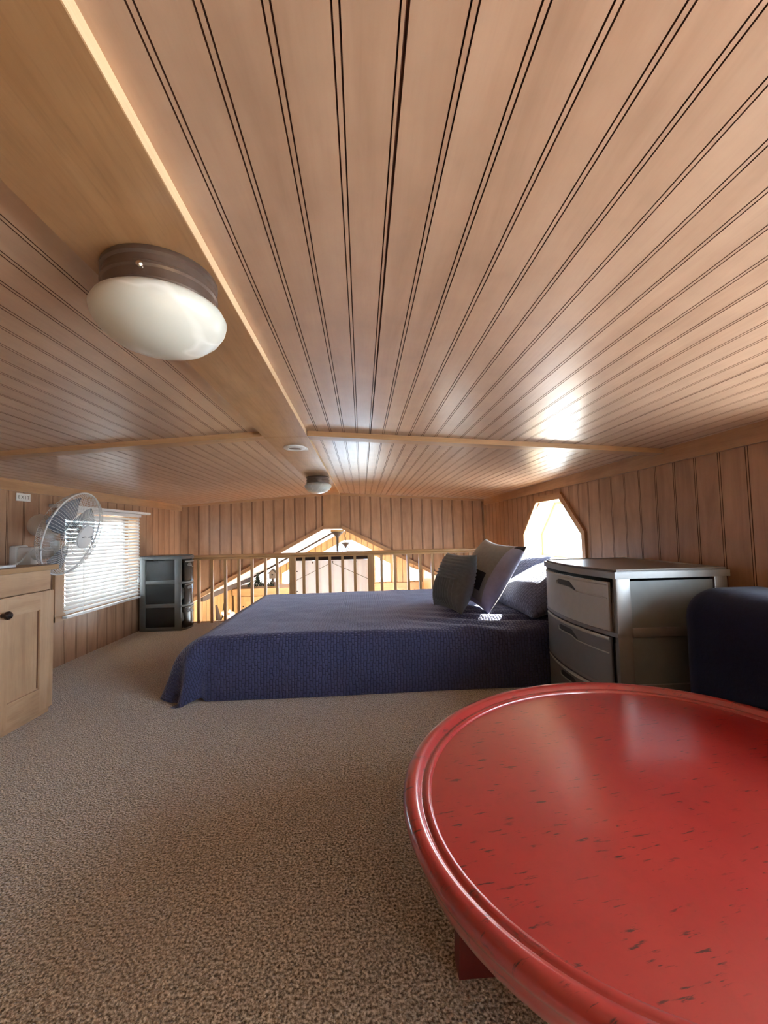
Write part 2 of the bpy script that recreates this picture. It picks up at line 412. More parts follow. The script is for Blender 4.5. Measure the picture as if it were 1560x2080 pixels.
# cross battens and eave boards
def slope_strip(name, x0, z0, x1, z1, ya, yb, th, mat, label):
    o = MB().prism([(x0, ya, z0+.002), (x1, ya, z1+.002), (x1, ya, z1-th), (x0, ya, z0-th)], (0, yb-ya, 0)).build(name, mat)
    return struct(o, label, 'trim')
slope_strip('trim_1', RXR+.002, CZ-.002, XR-.002, EZ, YBAT-.03, YBAT+.035, .019, W_trimX, 'flat wooden batten across the right slope of the ceiling')
slope_strip('trim_2', RXL-.002, CZ-.002, XL+.002, EZ, YBAT-.03, YBAT+.035, .019, W_trimX, 'flat wooden batten across the left slope of the ceiling')
o = MB().box((XR-.016, YR, 1.012), (XR+.001, YB, 1.078)).build('trim_3', W_trimY); struct(o, 'long wooden board under the ceiling along the right wall', 'trim')
o = MB().box((XL-.001, YR, 1.017), (XL+.014, YB, 1.078)).build('trim_4', W_trimY); struct(o, 'long wooden board under the ceiling along the left wall', 'trim')
o = MB().prism([(XL, YB+.001, EZ+.003), (RXL, YB+.001, CZ), (RXL, YB+.001, CZ-.026), (XL, YB+.001, EZ-.022)], (0, -.01, 0)).build('trim_5', W_trimX); struct(o, 'thin sloping trim at the top of the far wall, left of the ridge', 'trim')
o = MB().prism([(XR, YB+.001, EZ+.003), (RXR, YB+.001, CZ), (RXR, YB+.001, CZ-.026), (XR, YB+.001, EZ-.022)], (0, -.01, 0)).build('trim_6', W_trimX); struct(o, 'thin sloping trim at the top of the far wall, right of the ridge', 'trim')
o = MB().box((XR-.022, YB-.022, .3), (XR, YB, 1.012)).build('trim_7', W_trimZ); struct(o, 'upright corner strip where right and far walls meet', 'trim')

# ---- left wall with window
LW = (2.63, 3.46, .30, .925)
wl = MB()
for a, b in (((YR, -.2), (LW[0], 1.1)), ((LW[1], -.2), (YB, 1.1)), ((LW[0], -.2), (LW[1], LW[2])), ((LW[0], LW[3]), (LW[1], 1.1))):
    wl.box((XL-.11, a[0], a[1]), (XL-.012, b[0], b[1]))
wall_l = wl.build('wall_left', M_backing); struct(wall_l, 'left wall of grooved brown beadboard with a window', 'wall')
planks(wall_l, [W_wall, M_wallgroove], (XL, 0, 0), (0, 1, 0), (0, 0, 1), (1, 0, 0), steps(YR, YB, 2.664-.106*37, .106), K(0), K(EZ),
       holes=[(LW[0], LW[1], K(LW[2]), K(LW[3]))], bead=.0062, g=.0028, d=.004)
wn = MB()
y0, y1, z0, z1 = LW
win1 = MB().box((XL-.1, y0, z0-.0), (XL-.085, y0+.03, z1)).box((XL-.1, y1-.03, z0), (XL-.085, y1, z1)).box((XL-.1, y0, z0), (XL-.085, y1, z0+.03)).box((XL-.1, y0, z1-.03), (XL-.085, y1, z1)).build('window_1', M_white)
struct(win1, 'small window in the left wall behind white slatted blinds', 'window')
MB().box((XL-.094, y0+.02, z0+.02), (XL-.090, y1-.02, z1-.02)).build('pane', M_glass, win1)
for nm, a, b, mt in (('casing', (XL, y0-.075, z0-.03), (XL+.016, y0, z1+.02), W_trimZ), ('casing', (XL, y1, z0-.03), (XL+.016, y1+.035, z1+.02), W_trimZ),
                     ('casing', (XL, y0-.075, z1), (XL+.0165, y1+.035, z1+.035), W_trimY), ('sill', (XL, y0-.075, z0-.032), (XL+.018, y1+.035, z0), W_trimY)):
    MB().box(a, b).build(nm, mt, win1)
for a, b in (((XL-.1, y0, z0), (XL, y0+.004, z1)), ((XL-.1, y1-.004, z0), (XL, y1, z1)), ((XL-.1, y0, z0), (XL, y1, z0+.004)), ((XL-.1, y0, z1-.004), (XL, y1, z1))):
    MB().box(a, b).build('reveal', W_pineX, win1)

# ---- right wall with the hexagonal window (and its twin beside the photographer)
def hexw(yc):
    hi = lambda y: .945 if abs(y-yc) <= .18 else .945-(abs(y-yc)-.18)*(.235/.255)
    return (yc-.435, yc+.435, K(.535), hi)
HX = [hexw(2.80), (-.86, 1.02, K(.44), K(.96))]
def pl2(y, h): return h[3](y)
wr = MB()
def wall_strip(a, b, lo, hi): wr.prism([(XR+.012, a, lo(a)), (XR+.012, b, lo(b)), (XR+.012, b, hi(b)), (XR+.012, a, hi(a))], (.15, 0, 0))
cur = YR
for h in sorted(HX, key=lambda q: q[0]):
    wall_strip(cur, h[0], K(-.2), K(1.1)); yc = (h[0]+h[1])/2
    for a, b in ((h[0], yc-.18), (yc-.18, yc+.18), (yc+.18, h[1])) :
        wall_strip(a, b, K(-.2), h[2]); wall_strip(a, b, h[3], K(1.1))
    cur = h[1]
wall_strip(cur, YB, K(-.2), K(1.1))
wall_r = wr.build('wall_right', M_backing); struct(wall_r, 'right wall of grooved brown beadboard with a hexagonal window', 'wall')
planks(wall_r, [W_wall, M_wallgroove], (XR, 0, 0), (0, 1, 0), (0, 0, 1), (-1, 0, 0), steps(YR, YB, 2.301-.109*33, .109), K(0), K(EZ),
       holes=HX, corners=[2.62, 2.98], bead=.0062, g=.0028, d=.004)
M_reveal = wood('pale_window_reveal', (.55, .38, .2), (.66, .48, .27), (.74, .57, .35), 1, rough=.45)
for i, h in enumerate(HX):
    yc = (h[0]+h[1])/2
    poly = [(h[0], h[2](0)), (h[1], h[2](0)), (h[1], h[3](h[1])), (yc+.18, h[3](yc)), (yc-.18, h[3](yc)), (h[0], h[3](h[0]))]
    def off(o):
        P = [Vector((a, b)) for a, b in poly]; out = []
        for k in range(6):
            e1 = (P[k]-P[k-1]).normalized(); e2 = (P[(k+1) % 6]-P[k]).normalized()
            n1 = Vector((e1.y, -e1.x)); n2 = Vector((e2.y, -e2.x)); q = (n1+n2); q = q/q.dot(n1); out.append(P[k]+q*o)
        return out
    A, Bo, C = off(0), off(.038), off(-.022)
    fr = MB()
    for k in range(6):
        q = (k+1) % 6
        fr.prism([(XR+.135, A[k].x, A[k].y), (XR+.135, A[q].x, A[q].y), (XR+.135, C[q].x, C[q].y), (XR+.135, C[k].x, C[k].y)], (.02, 0, 0))
    wo = fr.build('window_%d' % (2+i), M_white)
    struct(wo, ['bright hexagonal window in the right wall above the bed pillows', 'wide window low in the right wall beside the red table'][i], 'window')
    MB().prism([(XR+.143, p.x, p.y) for p in off(-.01)], (.004, 0, 0)).build('pane', M_glass, wo)
    for k in range(6):
        q = (k+1) % 6
        MB().prism([(XR-.016, A[k].x, A[k].y), (XR-.016, A[q].x, A[q].y), (XR-.016, Bo[q].x, Bo[q].y), (XR-.016, Bo[k].x, Bo[k].y)], (.017, 0, 0)).build('casing', W_trimY if k in (0, 3) else W_trimZ, wo)
        IN = off(-.004)
        MB().prism([(XR-.014, A[k].x, A[k].y), (XR-.014, A[q].x, A[q].y), (XR-.014, IN[q].x, IN[q].y), (XR-.014, IN[k].x, IN[k].y)], (.15, 0, 0)).build('reveal', M_reveal, wo)
# ---- rear wall behind the photographer
wrear = MB().box((XL, YR-.1, 0), (XR, YR, 1.2)).build('wall_rear', W_wall); struct(wrear, 'plain wooden rear wall of the loft behind the viewpoint', 'wall')

# ---- far wall: beadboard above a gable-shaped opening
wb = MB()
wb.prism([(XL, YB+.012, gab(XL)+.002), (RXL, YB+.012, .812), (RXL, YB+.012, 1.2), (XL, YB+.012, 1.1)], (0, .08, 0))
wb.prism([(RXL, YB+.012, .812), (RXR, YB+.012, .812), (RXR, YB+.012, 1.2), (RXL, YB+.012, 1.2)], (0, .08, 0))
wb.prism([(RXR, YB+.012, .812), (XR, YB+.012, gab(XR)+.002), (XR, YB+.012, 1.1), (RXR, YB+.012, 1.2)], (0, .08, 0))
wall_b = wb.build('wall_back', M_backing); struct(wall_b, 'far beadboard wall cut by a gable-shaped opening to the room below', 'wall')
planks(wall_b, [W_wall, M_wallgroove], (0, YB, 0), (1, 0, 0), (0, 0, 1), (0, -1, 0), steps(XL, RXL-.003, -1.642-.1075, .1073), gab, zcl, bead=.006, g=.0042, d=.005)
planks(wall_b, [W_wall, M_wallgroove], (0, YB, 0), (1, 0, 0), (0, 0, 1), (0, -1, 0), steps(RXR+.003, XR, -.113, .1073), gab, zcr, bead=.006, g=.0042, d=.005)
MB().box((RXL, YB-.006, .81), (RXR, YB+.01, RZ+.01)).build('centre_board', W_trimZ, wall_b)
def edge_strip(x0, x1, t, y0, y1, nm, mt, g0=0.):
    MB().prism([(x0, y0, gab(x0)+g0), (x1, y0, gab(x1)+g0), (x1, y0, gab(x1)+g0+t), (x0, y0, gab(x0)+g0+t)], (0, y1-y0, 0)).build(nm, mt, wall_b)
edge_strip(XL, RXL, .03, YB-.012, YB+.002, 'opening_casing', W_trimX); edge_strip(-.211, XR, .03, YB-.012, YB+.002, 'opening_casing', W_trimX)
edge_strip(XL, RXL, -.010, YB-.014, YB+.09, 'opening_lining', W_trimX); edge_strip(-.211, XR, -.010, YB-.014, YB+.09, 'opening_lining', W_trimX)
MB().box((RXL, YB-.014, .80), (-.211, YB+.09, .81)).build('opening_lining', W_trimX, wall_b)

# ================================================================== living room beyond and below
YF, LZ = 9.0, -1.75
lf = MB().box((XL-.1, 3.79, LZ-.1), (XR+.1, YF, LZ)).build('floor_lower', W_pineX); struct(lf, 'wooden floor of the living room below', 'floor')
lw = MB().box((XL-.1, 3.79, LZ), (XL-.012, YF, gab(XL))).build('wall_lower_left', M_backing); struct(lw, 'pine boarded left wall of the living room below', 'wall')
planks(lw, [W_pineZ, M_wallgroove], (XL, 0, 0), (0, 1, 0), (0, 0, 1), (1, 0, 0), steps(4.38, 6.4, 4.38, .12), K(-.9), K(gab(XL)-.002), bead=.006, g=.003, d=.003)
MB().box((XL-.011, 6.4, LZ), (XL, YF, gab(XL))).build('painted_panel', M_plaster, lw)
MB().box((-1.70, 4.40, gab(-1.67)-.05), (-1.655, 6.4, gab(-1.655)-.004)).build('eave_beam', M_bark, lw)
rwl = MB()
for a, b in (((3.79, LZ), (5.0, gab(XR))), ((8.3, LZ), (YF, gab(XR))), ((5.0, LZ), (8.3, -1.25)), ((5.0, -.4), (8.3, gab(XR)))):
    rwl.box((XR, a[0], a[1]), (XR+.1, b[0], b[1]))
rwo = rwl.build('wall_lower_right', W_pineZ); struct(rwo, 'right wall of the living room below with an added window', 'wall')
w5 = MB()  # out of view, added to let sky light into the living room
for y in (5.0, 6.07, 7.15, 8.24): w5.box((XR+.04, y, -1.25), (XR+.07, y+.06, -.4))
w5 = w5.build('window_5', M_white); struct(w5, 'unseen window added in the right wall to light the living room below', 'window')
MB().box((XR+.053, 5.03, -1.25), (XR+.057, 8.27, -.4)).build('pane', M_glass, w5)
cl = MB()
cl.prism([(XL-.1, YB+.09, gab(XL)-.05), (RXL, YB+.09, .813), (-.212, YB+.09, .813), (XR+.1, YB+.09, gab(XR)-.05), (XR+.1, YB+.09, 1.0), (XL-.1, YB+.09, 1.0)], (0, YF-YB-.09, 0))
clo = cl.build('ceiling_lower', M_plaster); struct(clo, 'whitewashed sloping ceiling of the living room beyond', 'ceiling')
Us = Vector((XL-RXL, 0, gab(XL)-.81)); Lq = Us.length; Us.normalize(); Nq = Vector((-Us.z, 0, Us.x)); Nq = Nq if Nq.z < 0 else -Nq
planks(clo, [W_white, M_lightink], (RXL, 0, .81), Us, (0, 1, 0), Nq, steps(0, Lq, .1, .1), K(YB+.095), K(YF), bead=.004, g=.003, d=.002)
Ut = Vector((XR+.212, 0, gab(XR)-.81)); Lt = Ut.length; Ut.normalize(); Nt = Vector((Ut.z, 0, -Ut.x))
planks(clo, [W_white, M_lightink], (-.212, 0, .81), Ut, (0, 1, 0), Nt, steps(0, Lt, .1, .1), K(YB+.095), K(YF), bead=.004, g=.003, d=.002)
MB().prism([(XL, 6.4, gab(XL)-.002), (RXL, 6.4, .808), (RXL, 6.4, .783), (XL, 6.4, gab(XL)-.027)], (0, .05, 0)).build('ceiling_strip', M_bark, clo)
# far gable wall with windows
roof = lambda x: gab(x)-.002
FH = [(-1.72, -.98, K(-.33), lambda x: roof(x)-.17), (-.84, .20, K(-1.6), lambda x: roof(x)-.20), (.27, .60, K(-.31), lambda x: roof(x)-.30), (.98, 1.27, K(-.31), lambda x: min(roof(x)-.13, .02))]
fb = MB()
def fwp(a, b, lo, hi): fb.prism([(a, YF+.012, lo(a)), (b, YF+.012, lo(b)), (b, YF+.012, hi(b)), (a, YF+.012, hi(a))], (0, .1, 0))
cur = XL-.1
for a, b, l, h in FH:
    fwp(cur, a, K(LZ), roof); bs = sorted({a, b, *[c for c in (RXL, -.212) if a < c < b]})
    for p, q in zip(bs, bs[1:]): fwp(p, q, K(LZ), l); fwp(p, q, h, roof)
    cur = b
fwp(cur, XR+.1, K(LZ), roof)
wf = fb.build('wall_far', M_backing); struct(wf, 'far pine gable wall of the living room with windows', 'wall')
planks(wf, [W_pineZ, M_wallgroove], (0, YF, 0), (1, 0, 0), (0, 0, 1), (0, -1, 0), steps(XL, XR, -1.75, .125), K(LZ), roof, holes=FH, corners=[RXL, -.212], bead=.006, g=.006, d=.004)
for k, (a, b, l, h) in enumerate(FH):
    bs = sorted({a, b, *[c for c in (RXL, -.212) if a < c < b]})
    top = [(x, h(x)) for x in bs]; poly = [(a, l(a)), (b, l(b))]+top[::-1]
    c = Vector((sum(p[0] for p in poly)/len(poly), sum(p[1] for p in poly)/len(poly)))
    fm = MB(); n = len(poly)
    def inn(p, o):
        v = Vector(p)-c; return c+v*(1-o/max(v.length, .1))
    for i in range(n):
        q = (i+1) % n; A, B2 = poly[i], poly[q]; C2, D2 = inn(B2, .06), inn(A, .06)
        fm.prism([(A[0], YF-.012, A[1]), (B2[0], YF-.012, B2[1]), (C2.x, YF-.012, C2.y), (D2.x, YF-.012, D2.y)], (0, .09, 0))
    if k == 1: fm.box((-.33, YF-.01, -1.6), (-.28, YF+.06, h(-.3))); fm.box((a, YF-.01, .26), (b, YF+.06, .31))
    wo = fm.build('window_%d' % (6+k), M_white if k != 1 else M_white)
    struct(wo, ['slant-topped window at the left of the far pine wall', 'tall peaked window in the middle of the far pine wall', 'narrow slant-topped window right of the peaked window', 'small slant-topped window at the right end of far pine wall'][k], 'window')
    MB().prism([(p[0], YF+.03, p[1]) for p in poly], (0, .004, 0)).build('pane', M_glass, wo)
o = MB().box((.21, YF-.06, -.48), (XR, YF-.001, -.335)).build('trim_8', W_pineX); struct(o, 'thick pine ledge under the windows of the far wall', 'trim')

# outdoors
gnd = MB().box((-60, -40, -2.6), (60, 90, -2.5)).build('ground', plain('pale_gravel_ground', (.55, .54, .50), .9, var=.1, scale=2)); struct(gnd, 'pale gravel ground outside the windows', 'ground')
M_side = plain('pale_blue_siding', (.42, .52, .62), .7, var=.04); M_blue = plain('bright_blue_siding', (.10, .28, .52), .6); M_roofg = plain('grey_roof', (.25, .26, .28), .8)
def house(x0, x1, y, h, mat, label, rise):
    e = empty('house', (x0, y, -2.5), label, 'house')
    L = x1-x0
    MB().box((0, 0, 0), (L, 5, h)).build('wall', mat, e)
    for k in range(int(h/.22)):
        MB().box((-.01, -.025, k*.22), (L+.01, 0, k*.22+.2)).build('siding_board', mat, e)
    MB().prism([(-.3, -.4, h), (L+.3, -.4, h), (L/2, -.4, h+rise)], (0, 5.6, 0)).build('roof', M_roofg, e)
    for x in (L*.18, L*.45, L*.72):
        f = MB().box((x, -.06, h*.45), (x+.7, -.02, h*.45+1.0)).build('window', M_white, e)
        for i in (0, 1): MB().box((x+.06+.31*i, -.07, h*.45+.06), (x+.33+.31*i, -.055, h*.45+.94)).build('pane', plain('dark_blue_glass', (.12, .2, .28), .1), f)
house(-2.2, 6.5, 19, 3.3, M_side, 'pale blue house seen through the far gable windows', 1.6)
house(-8.5, -3.2, 17, 3.0, M_blue, 'bright blue house seen through the left far window', 1.0)

pr = empty('sky_blocker', (-1.95, 0, -2.5), 'unseen roof and screen added to cut sky light at the left window', 'sky_blocker')  # unseen structure, added to hold back sky light outside the blinds
MB().box((-2.6, -3, 3.75), (0, 12, 3.85)).build('roof', M_roofg, pr)
MB().box((-2.6, -3, 0), (-2.5, 12, 3.22)).build('sky_screen', M_plaster, pr)
MB().box((-2.6, -3, 0), (0, 12, .12)).build('added_deck', W_pineX, pr)
# living-room things ------------------------------------------------
pc = empty('pine_cabinet', (-1.80, 5.9, LZ), 'tall pine cabinet below the loft railing at left', 'cabinet')
MB().box((0, .02, 0), (.98, .5, 1.76)).build('body', W_pineZ, pc)
MB().box((-.01, -.02, 1.68), (1.0, .5, 1.765)).build('top_rail', W_pineX, pc)
MB().box((0, 0, 0), (.08, .02, 1.68)).build('stile', W_pineZ, pc)
for x in (.10, .545):
    d = MB().box((x, 0, .05), (x+.42, .018, 1.655)).build('door', W_pineZ, pc)
    MB().box((x+.06, -.006, .12), (x+.36, 0, 1.59)).build('raised_panel', W_pineZ, d)
    MB().lathe([(.0, -.02), (.016, -.016), (.016, -.006), (.007, 0), (.007, .01)], mat=Matrix.Translation((x+.03, -.002, 1.52)) @ Matrix.Rotation(PI/2, 4, 'X'), n=12).build('knob', M_knob, d)
# birdhouse
bh = empty('birdhouse', (-1.31, 6.14, .015), 'little weathered birdhouse on a post atop the pine cabinet', 'birdhouse')
MB().box((-.035, -.035, 0), (.035, .035, .06)).build('base', M_tin, bh)
MB().box((-.011, -.011, .06), (.011, .011, .115)).build('post', M_bark, bh)
MB().prism([(-.045, -.04, .11), (.045, -.04, .11), (.045, -.04, .19), (0, -.04, .235), (-.045, -.04, .19)], (0, .08, 0)).build('body', M_tin, bh)
r_ = MB(); r_.prism([(0, -.055, .248), (.068, -.055, .18), (.062, -.055, .174), (0, -.055, .236)], (0, .11, 0)); r_.prism([(0, -.055, .248), (-.068, -.055, .18), (-.062, -.055, .174), (0, -.055, .236)], (0, .11, 0)); r_.build('roof', M_bark, bh)
MB().lathe([(.013, 0), (.013, -.004)], mat=Matrix.Translation((0, -.04, .165)) @ Matrix.Rotation(PI/2, 4, 'X'), n=12).build('entry_hole', M_black, bh)
gl = MB(); rg = random.Random(3)
for k in range(420):
    x = rg.uniform(0, .36); c = Vector((-1.62+x, 5.95+rg.gauss(0, .015), .03+abs(rg.gauss(0, .035)))); a = rg.uniform(0, 6.28); d = Vector((math.cos(a), math.sin(a), rg.uniform(-.2, 1.2)))*.03; s_ = Vector((-d.y, d.x, 0))*.28
    gl.quad([c, c+d*.5+s_, c+d, c+d*.5-s_])
g = gl.build('leaf_garland', M_foliage); tag(g, 'dark leafy garland lying along the pine cabinet top', 'garland'); g['kind'] = 'stuff'
tr = empty('toy_tree', (-1.53, 6.14, .015), 'small dark toy fir standing in the garland', 'ornament')
MB().tube([(0, 0, 0), (0, 0, .08)], .007).build('trunk', M_bark, tr)
tm = MB()
for k in range(5): tm.lathe([(.05-.008*k, .045+.034*k), (.012, .085+.034*k), (.002, .09+.034*k)], n=10)
tm.build('branches', M_foliage, tr)
dw = MB().tube([(-1.77, 5.05, -.9), (-1.74, 5.03, -.45), (-1.70, 5.0, -.22), (-1.72, 4.98, -.05)], [.05, .045, .03, .012], 10).tube([(-1.70, 5.0, -.28), (-1.63, 4.96, -.15), (-1.62, 4.95, -.03)], [.025, .018, .008], 8).build('driftwood_branch', M_bark, smooth=True)
tag(dw, 'dark driftwood branch against the pine wall below the railing', 'branch')
fm = MB()
for k in range(70):
    c = Vector((-1.55+rg.uniform(-.18, .3), 4.72+rg.uniform(-.1, .1), -.42+.32*rg.random()*rg.random()+.12*rg.random()))
    bm = bmesh.new(); bmesh.ops.create_icosphere(bm, subdivisions=1, radius=rg.uniform(.018, .04), matrix=Matrix.Translation(c)); fm.add(bm)
fs = fm.build('dried_flowers', M_cream); tag(fs, 'bunch of cream dried flowers below the railing balusters', 'flowers'); fs['kind'] = 'stuff'
fbs = MB().lathe([(.10, -1.75), (.14, -1.2), (.16, -.7), (.12, -.42), (.09, -.40)], (-1.5, 4.72, 0), 20).build('floor_vase', M_tin, smooth=True); tag(fbs, 'tall brown floor vase holding the cream dried flowers', 'vase')
# ceiling fan
cf = empty('ceiling_fan', (-.325, 5.5, .80), 'dark ceiling fan on a rod hanging in the room beyond', 'ceiling fan')
MB().lathe([(.088, 0), (.088, -.02)], n=24).build('ceiling_plate', plain('antique_brass', (.30, .19, .07), .4, .6), cf, True)
MB().lathe([(.088, -.02), (.075, -.04), (.045, -.065), (.022, -.09), (.018, -.10)], n=24).build('canopy', M_dkbronze, cf, True)
MB().tube([(0, 0, -.09), (0, 0, -.40)], .015, 12).build('rod', M_dkbronze, cf, True)
MB().lathe([(.02, -.38), (.09, -.42), (.11, -.47), (.09, -.54), (.05, -.56)], n=24).build('motor', M_dkbronze, cf, True)
for k in range(4):
    a = k*PI/2+.5; R = Matrix.Rotation(a, 4, 'Z')
    bl = MB(); P = [R @ Vector(p) for p in ((.13, -.05, -.5), (.52, -.065, -.495), (.55, 0, -.5), (.52, .065, -.51), (.13, .05, -.51))]; bl.prism(P, (0, 0, .008)); bl.build('blade', W_pineX, cf)
MB().lathe([(.04, -.56), (.085, -.60), (.075, -.66), (.03, -.69)], n=20).build('light_shade', M_alab, cf, True)
MB().tube([(.06, -.05, -.56), (.06, -.05, -.80)], .003, 6).build('pull_chain', M_cord, cf)
# far hanging lamp
hl = empty('hanging_lamp', (-.33, 8.3, .80), 'small dark lamp on a wavy chain before the far window', 'lamp')
MB().tube([(.0+.012*math.sin(k*1.3), 0, -.026*k) for k in range(10)], .006, 6).build('chain', M_dkbronze, hl)
MB().lathe([(.01, -.22), (.085, -.235), (.07, -.26), (.03, -.30), (.012, -.34)], n=16).build('body', M_dkbronze, hl, True)
for k in range(5):
    a = 2*PI*k/5; MB().tube([(.02*math.cos(a), .02*math.sin(a), -.3), (.12*math.cos(a), .12*math.sin(a), -.44), (.16*math.cos(a), .16*math.sin(a), -.42)], .005, 6).build('arm', M_dkbronze, hl)

# ================================================================== loft railing
YRL = 3.735; kx = YRL/4.1
rail = empty('loft_railing', (0, YRL, 0), 'golden wooden loft railing with square balusters behind the bed', 'railing')
rp = [(-.032, .549), (.032, .549), (.032, .560), (.026, .566), (.032, .572), (.030, .583), (.02, .590), (-.02, .590), (-.030, .583), (-.032, .572), (-.026, .566), (-.032, .560)]
MB().loft([[(XL+.001, a, b) for a, b in rp], [(1.235, a, b) for a, b in rp]]).build('handrail', W_rail, rail)
for x in [-1.70, -1.58, -1.454, -1.328, -1.201, -1.074, -.946, -.832, -.575, -.446, -.321, -.196, -.075, .187, .319, .452, .57, .693, .826, .956, 1.075, 1.2]:
    xx = x*kx; MB().box((xx-.0115, -.0115, 0), (xx+.0115, .0115, .5495)).build('baluster', W_bal, rail)
for x in (-.684, .082):
    xx = x*kx; MB().box((xx-.027, -.024, 0), (xx+.027, .024, .5495)).build('post', W_bal, rail)
# corrugated white gate panel hung behind the railing
gp = empty('stair_gate', (0, 3.80, 0), 'white pleated gate panel between the two thick railing posts', 'gate')
def gate(u, v):
    x = -.605+.655*u; ph = (x-(-.575*kx))/(.1175)*2*PI
    return (x, .006+.018*math.sin(ph), .004+.509*v)
g1 = MB().grid(gate, 120, 1)
M_gate = plain('white_corrugated_sheet', (.86, .88, .94), .45, var=.03)
t_ = M_gate.node_tree; tl = t_.nodes.new('ShaderNodeBsdfTranslucent'); tl.inputs[0].default_value = (.86, .91, .97, 1); mx_ = t_.nodes.new('ShaderNodeMixShader'); mx_.inputs[0].default_value = .55
t_.links.new(t_.nodes['Principled BSDF'].outputs[0], mx_.inputs[1]); t_.links.new(tl.outputs[0], mx_.inputs[2]); t_.links.new(mx_.outputs[0], t_.nodes['Material Output'].inputs[0])
g1.build('pleated_panel', M_gate, gp, True)
MB().box((-.62, -.014, .514), (.065, .026, .546)).build('header_bar', plain('dark_brown_bar', (.05, .025, .015), .5), gp)
for s_ in (0, 1):
    xx = (-.61, .05)[s_]; MB().tube([(-.29 if s_ == 0 else -.27, -.022, .485), (xx, -.022, .335)], .0022, 6).build('cord', M_ink, gp)
MB().box((-.618, -.02, .02), (-.600, .0, .5)).build('hinge_plate', plain('grey_metal', (.4, .4, .42), .35, .8), gp)
for z in (.24, .42): MB().tube([(-.612, -.02, z), (-.585, -.026, z)], .005, 8).build('hook', M_ink, gp)
for x in (-.45, -.27, -.06): MB().tube([(x, -.018, .505), (x, -.02, .488)], .005, 8).build('clip', M_ink, gp)

# ================================================================== left wall: blinds, valance, exit sign, fan, cabinet
bd = empty('window_blind', (XL+.036, 3.02, .28), 'white slatted window blind hanging over the left window', 'blind')
BW = .415
for k in range(25):
    z = .035+.0245*k; mb = MB(); th = math.radians(42); R = []
    skew = 0
    for e in (-BW, BW):
        sec = []
        for q in (-1, -.5, 0, .5, 1): sec.append((q*.0125, .0022*(1-q*q)))
        sec += [(q, h-.0006) for q, h in sec[::-1]]
        R.append([(a*math.cos(th)-h*math.sin(th)*-1, e, z+skew-a*math.sin(th)+h*math.cos(th)) for a, h in sec])
    mb.loft(R).build('slat', M_slat, bd)
MB().box((-.012, -BW, .0), (.014, BW, .014)).build('bottom_rail', M_white, bd)
MB().box((-.016, -BW, .642), (.016, BW, .664)).build('head_rail', M_white, bd)
for y in (-.27, .24):
    mb = MB()
    mb.tube([(.0145, y, .01), (.0145, y, .645)], .0016, 6)
    mb.build('ladder_cord', M_cord, bd)
MB().tube([(.02, .37, .65), (.022, .37, .16)], .0013, 6).build('lift_cord', M_cord, bd)
MB().lathe([(.003, .165), (.009, .15), (.010, .125), (.004, .12)], (.022, .37, 0), 12).build('cord_tassel', M_white, bd, True)
vr = MB().box((XL, 2.515, .947), (XL+.05, 3.59, .966), bev=.004).build('valance_bar', M_white); tag(vr, 'slim white valance bar over the window blind', 'valance')

def text_mesh(name, body, size, mat, parent, matrix, depth=.0006):
    cu = bpy.data.curves.new(name, 'FONT'); cu.body = body; cu.size = size; cu.align_x = 'CENTER'; cu.align_y = 'CENTER'; cu.extrude = depth
    tmp = bpy.data.objects.new(name, cu); COL.objects.link(tmp); dg = bpy.context.evaluated_depsgraph_get()
    me = bpy.data.meshes.new_from_object(tmp.evaluated_get(dg)); bpy.data.objects.remove(tmp)
    me.materials.clear(); me.materials.append(mat); me.transform(matrix)
    o = bpy.data.objects.new(name, me); COL.objects.link(o); o.parent = parent; return o
ex = empty('exit_sign', (XL, 2.331, .989), 'small white exit sign high on the left beadboard wall', 'sign')
MB().box((0, -.047, -.021), (.005, .047, .021), bev=.0015).build('plate', M_white, ex)
TM = Matrix(((0, 0, 1, .0052), (1, 0, 0, 0), (0, 1, 0, 0), (0, 0, 0, 1)))
text_mesh('lettering', 'E X I T', .026, M_lightink, ex, TM @ Matrix.Translation((0, -.001, 0)))

fan = empty('wall_fan', (XL, 2.29, .70), 'white wall-mounted fan with round wire cage before the blind', 'fan')
MB().box((0, -.045, -.085), (.035, .045, .03), bev=.012).build('wall_bracket', M_offwhite, fan, True)
MB().rbox((.03, -.035, -.075), (.105, .035, .022), .018).build('switch_housing', M_offwhite, fan, True)
MB().tube([(.07, .0, -.02), (.15, .0, -.015), (.21, .0, .0)], [.034, .03, .026], 14).build('arm', M_offwhite, fan, True)
MB().tube([(.2, 0, -.03), (.2, 0, .05)], .022, 14).build('neck', M_offwhite, fan, True)
MB().tube([(.05, .02, -.09), (.05, .02, -.05)], .022, 16).build('swivel_knob', M_black, fan, True)
nrm = Vector((.95, .07, -.29)).normalized()
FC = Vector((.305, -.02, .085))     # centre of the cage rim
e1 = nrm.cross(Vector((0, 0, 1))).normalized(); e2 = e1.cross(nrm)*1
FM = Matrix(((e1.x, e2.x, nrm.x, FC.x), (e1.y, e2.y, nrm.y, FC.y), (e1.z, e2.z, nrm.z, FC.z), (0, 0, 0, 1)))
MB().lathe([(.01, -.205), (.045, -.20), (.058, -.18), (.06, -.12), (.045, -.085), (.02, -.08)], mat=FM, n=28).build('motor_housing', M_offwhite, fan, True)
FR = .222
def ringpts(r, z, n=64): return [FM @ Vector((r*math.cos(2*PI*k/n), r*math.sin(2*PI*k/n), z)) for k in range(n)]
MB().tube(ringpts(FR, .0), .0042, 8, closed=True).build('cage_rim', M_white, fan, True)
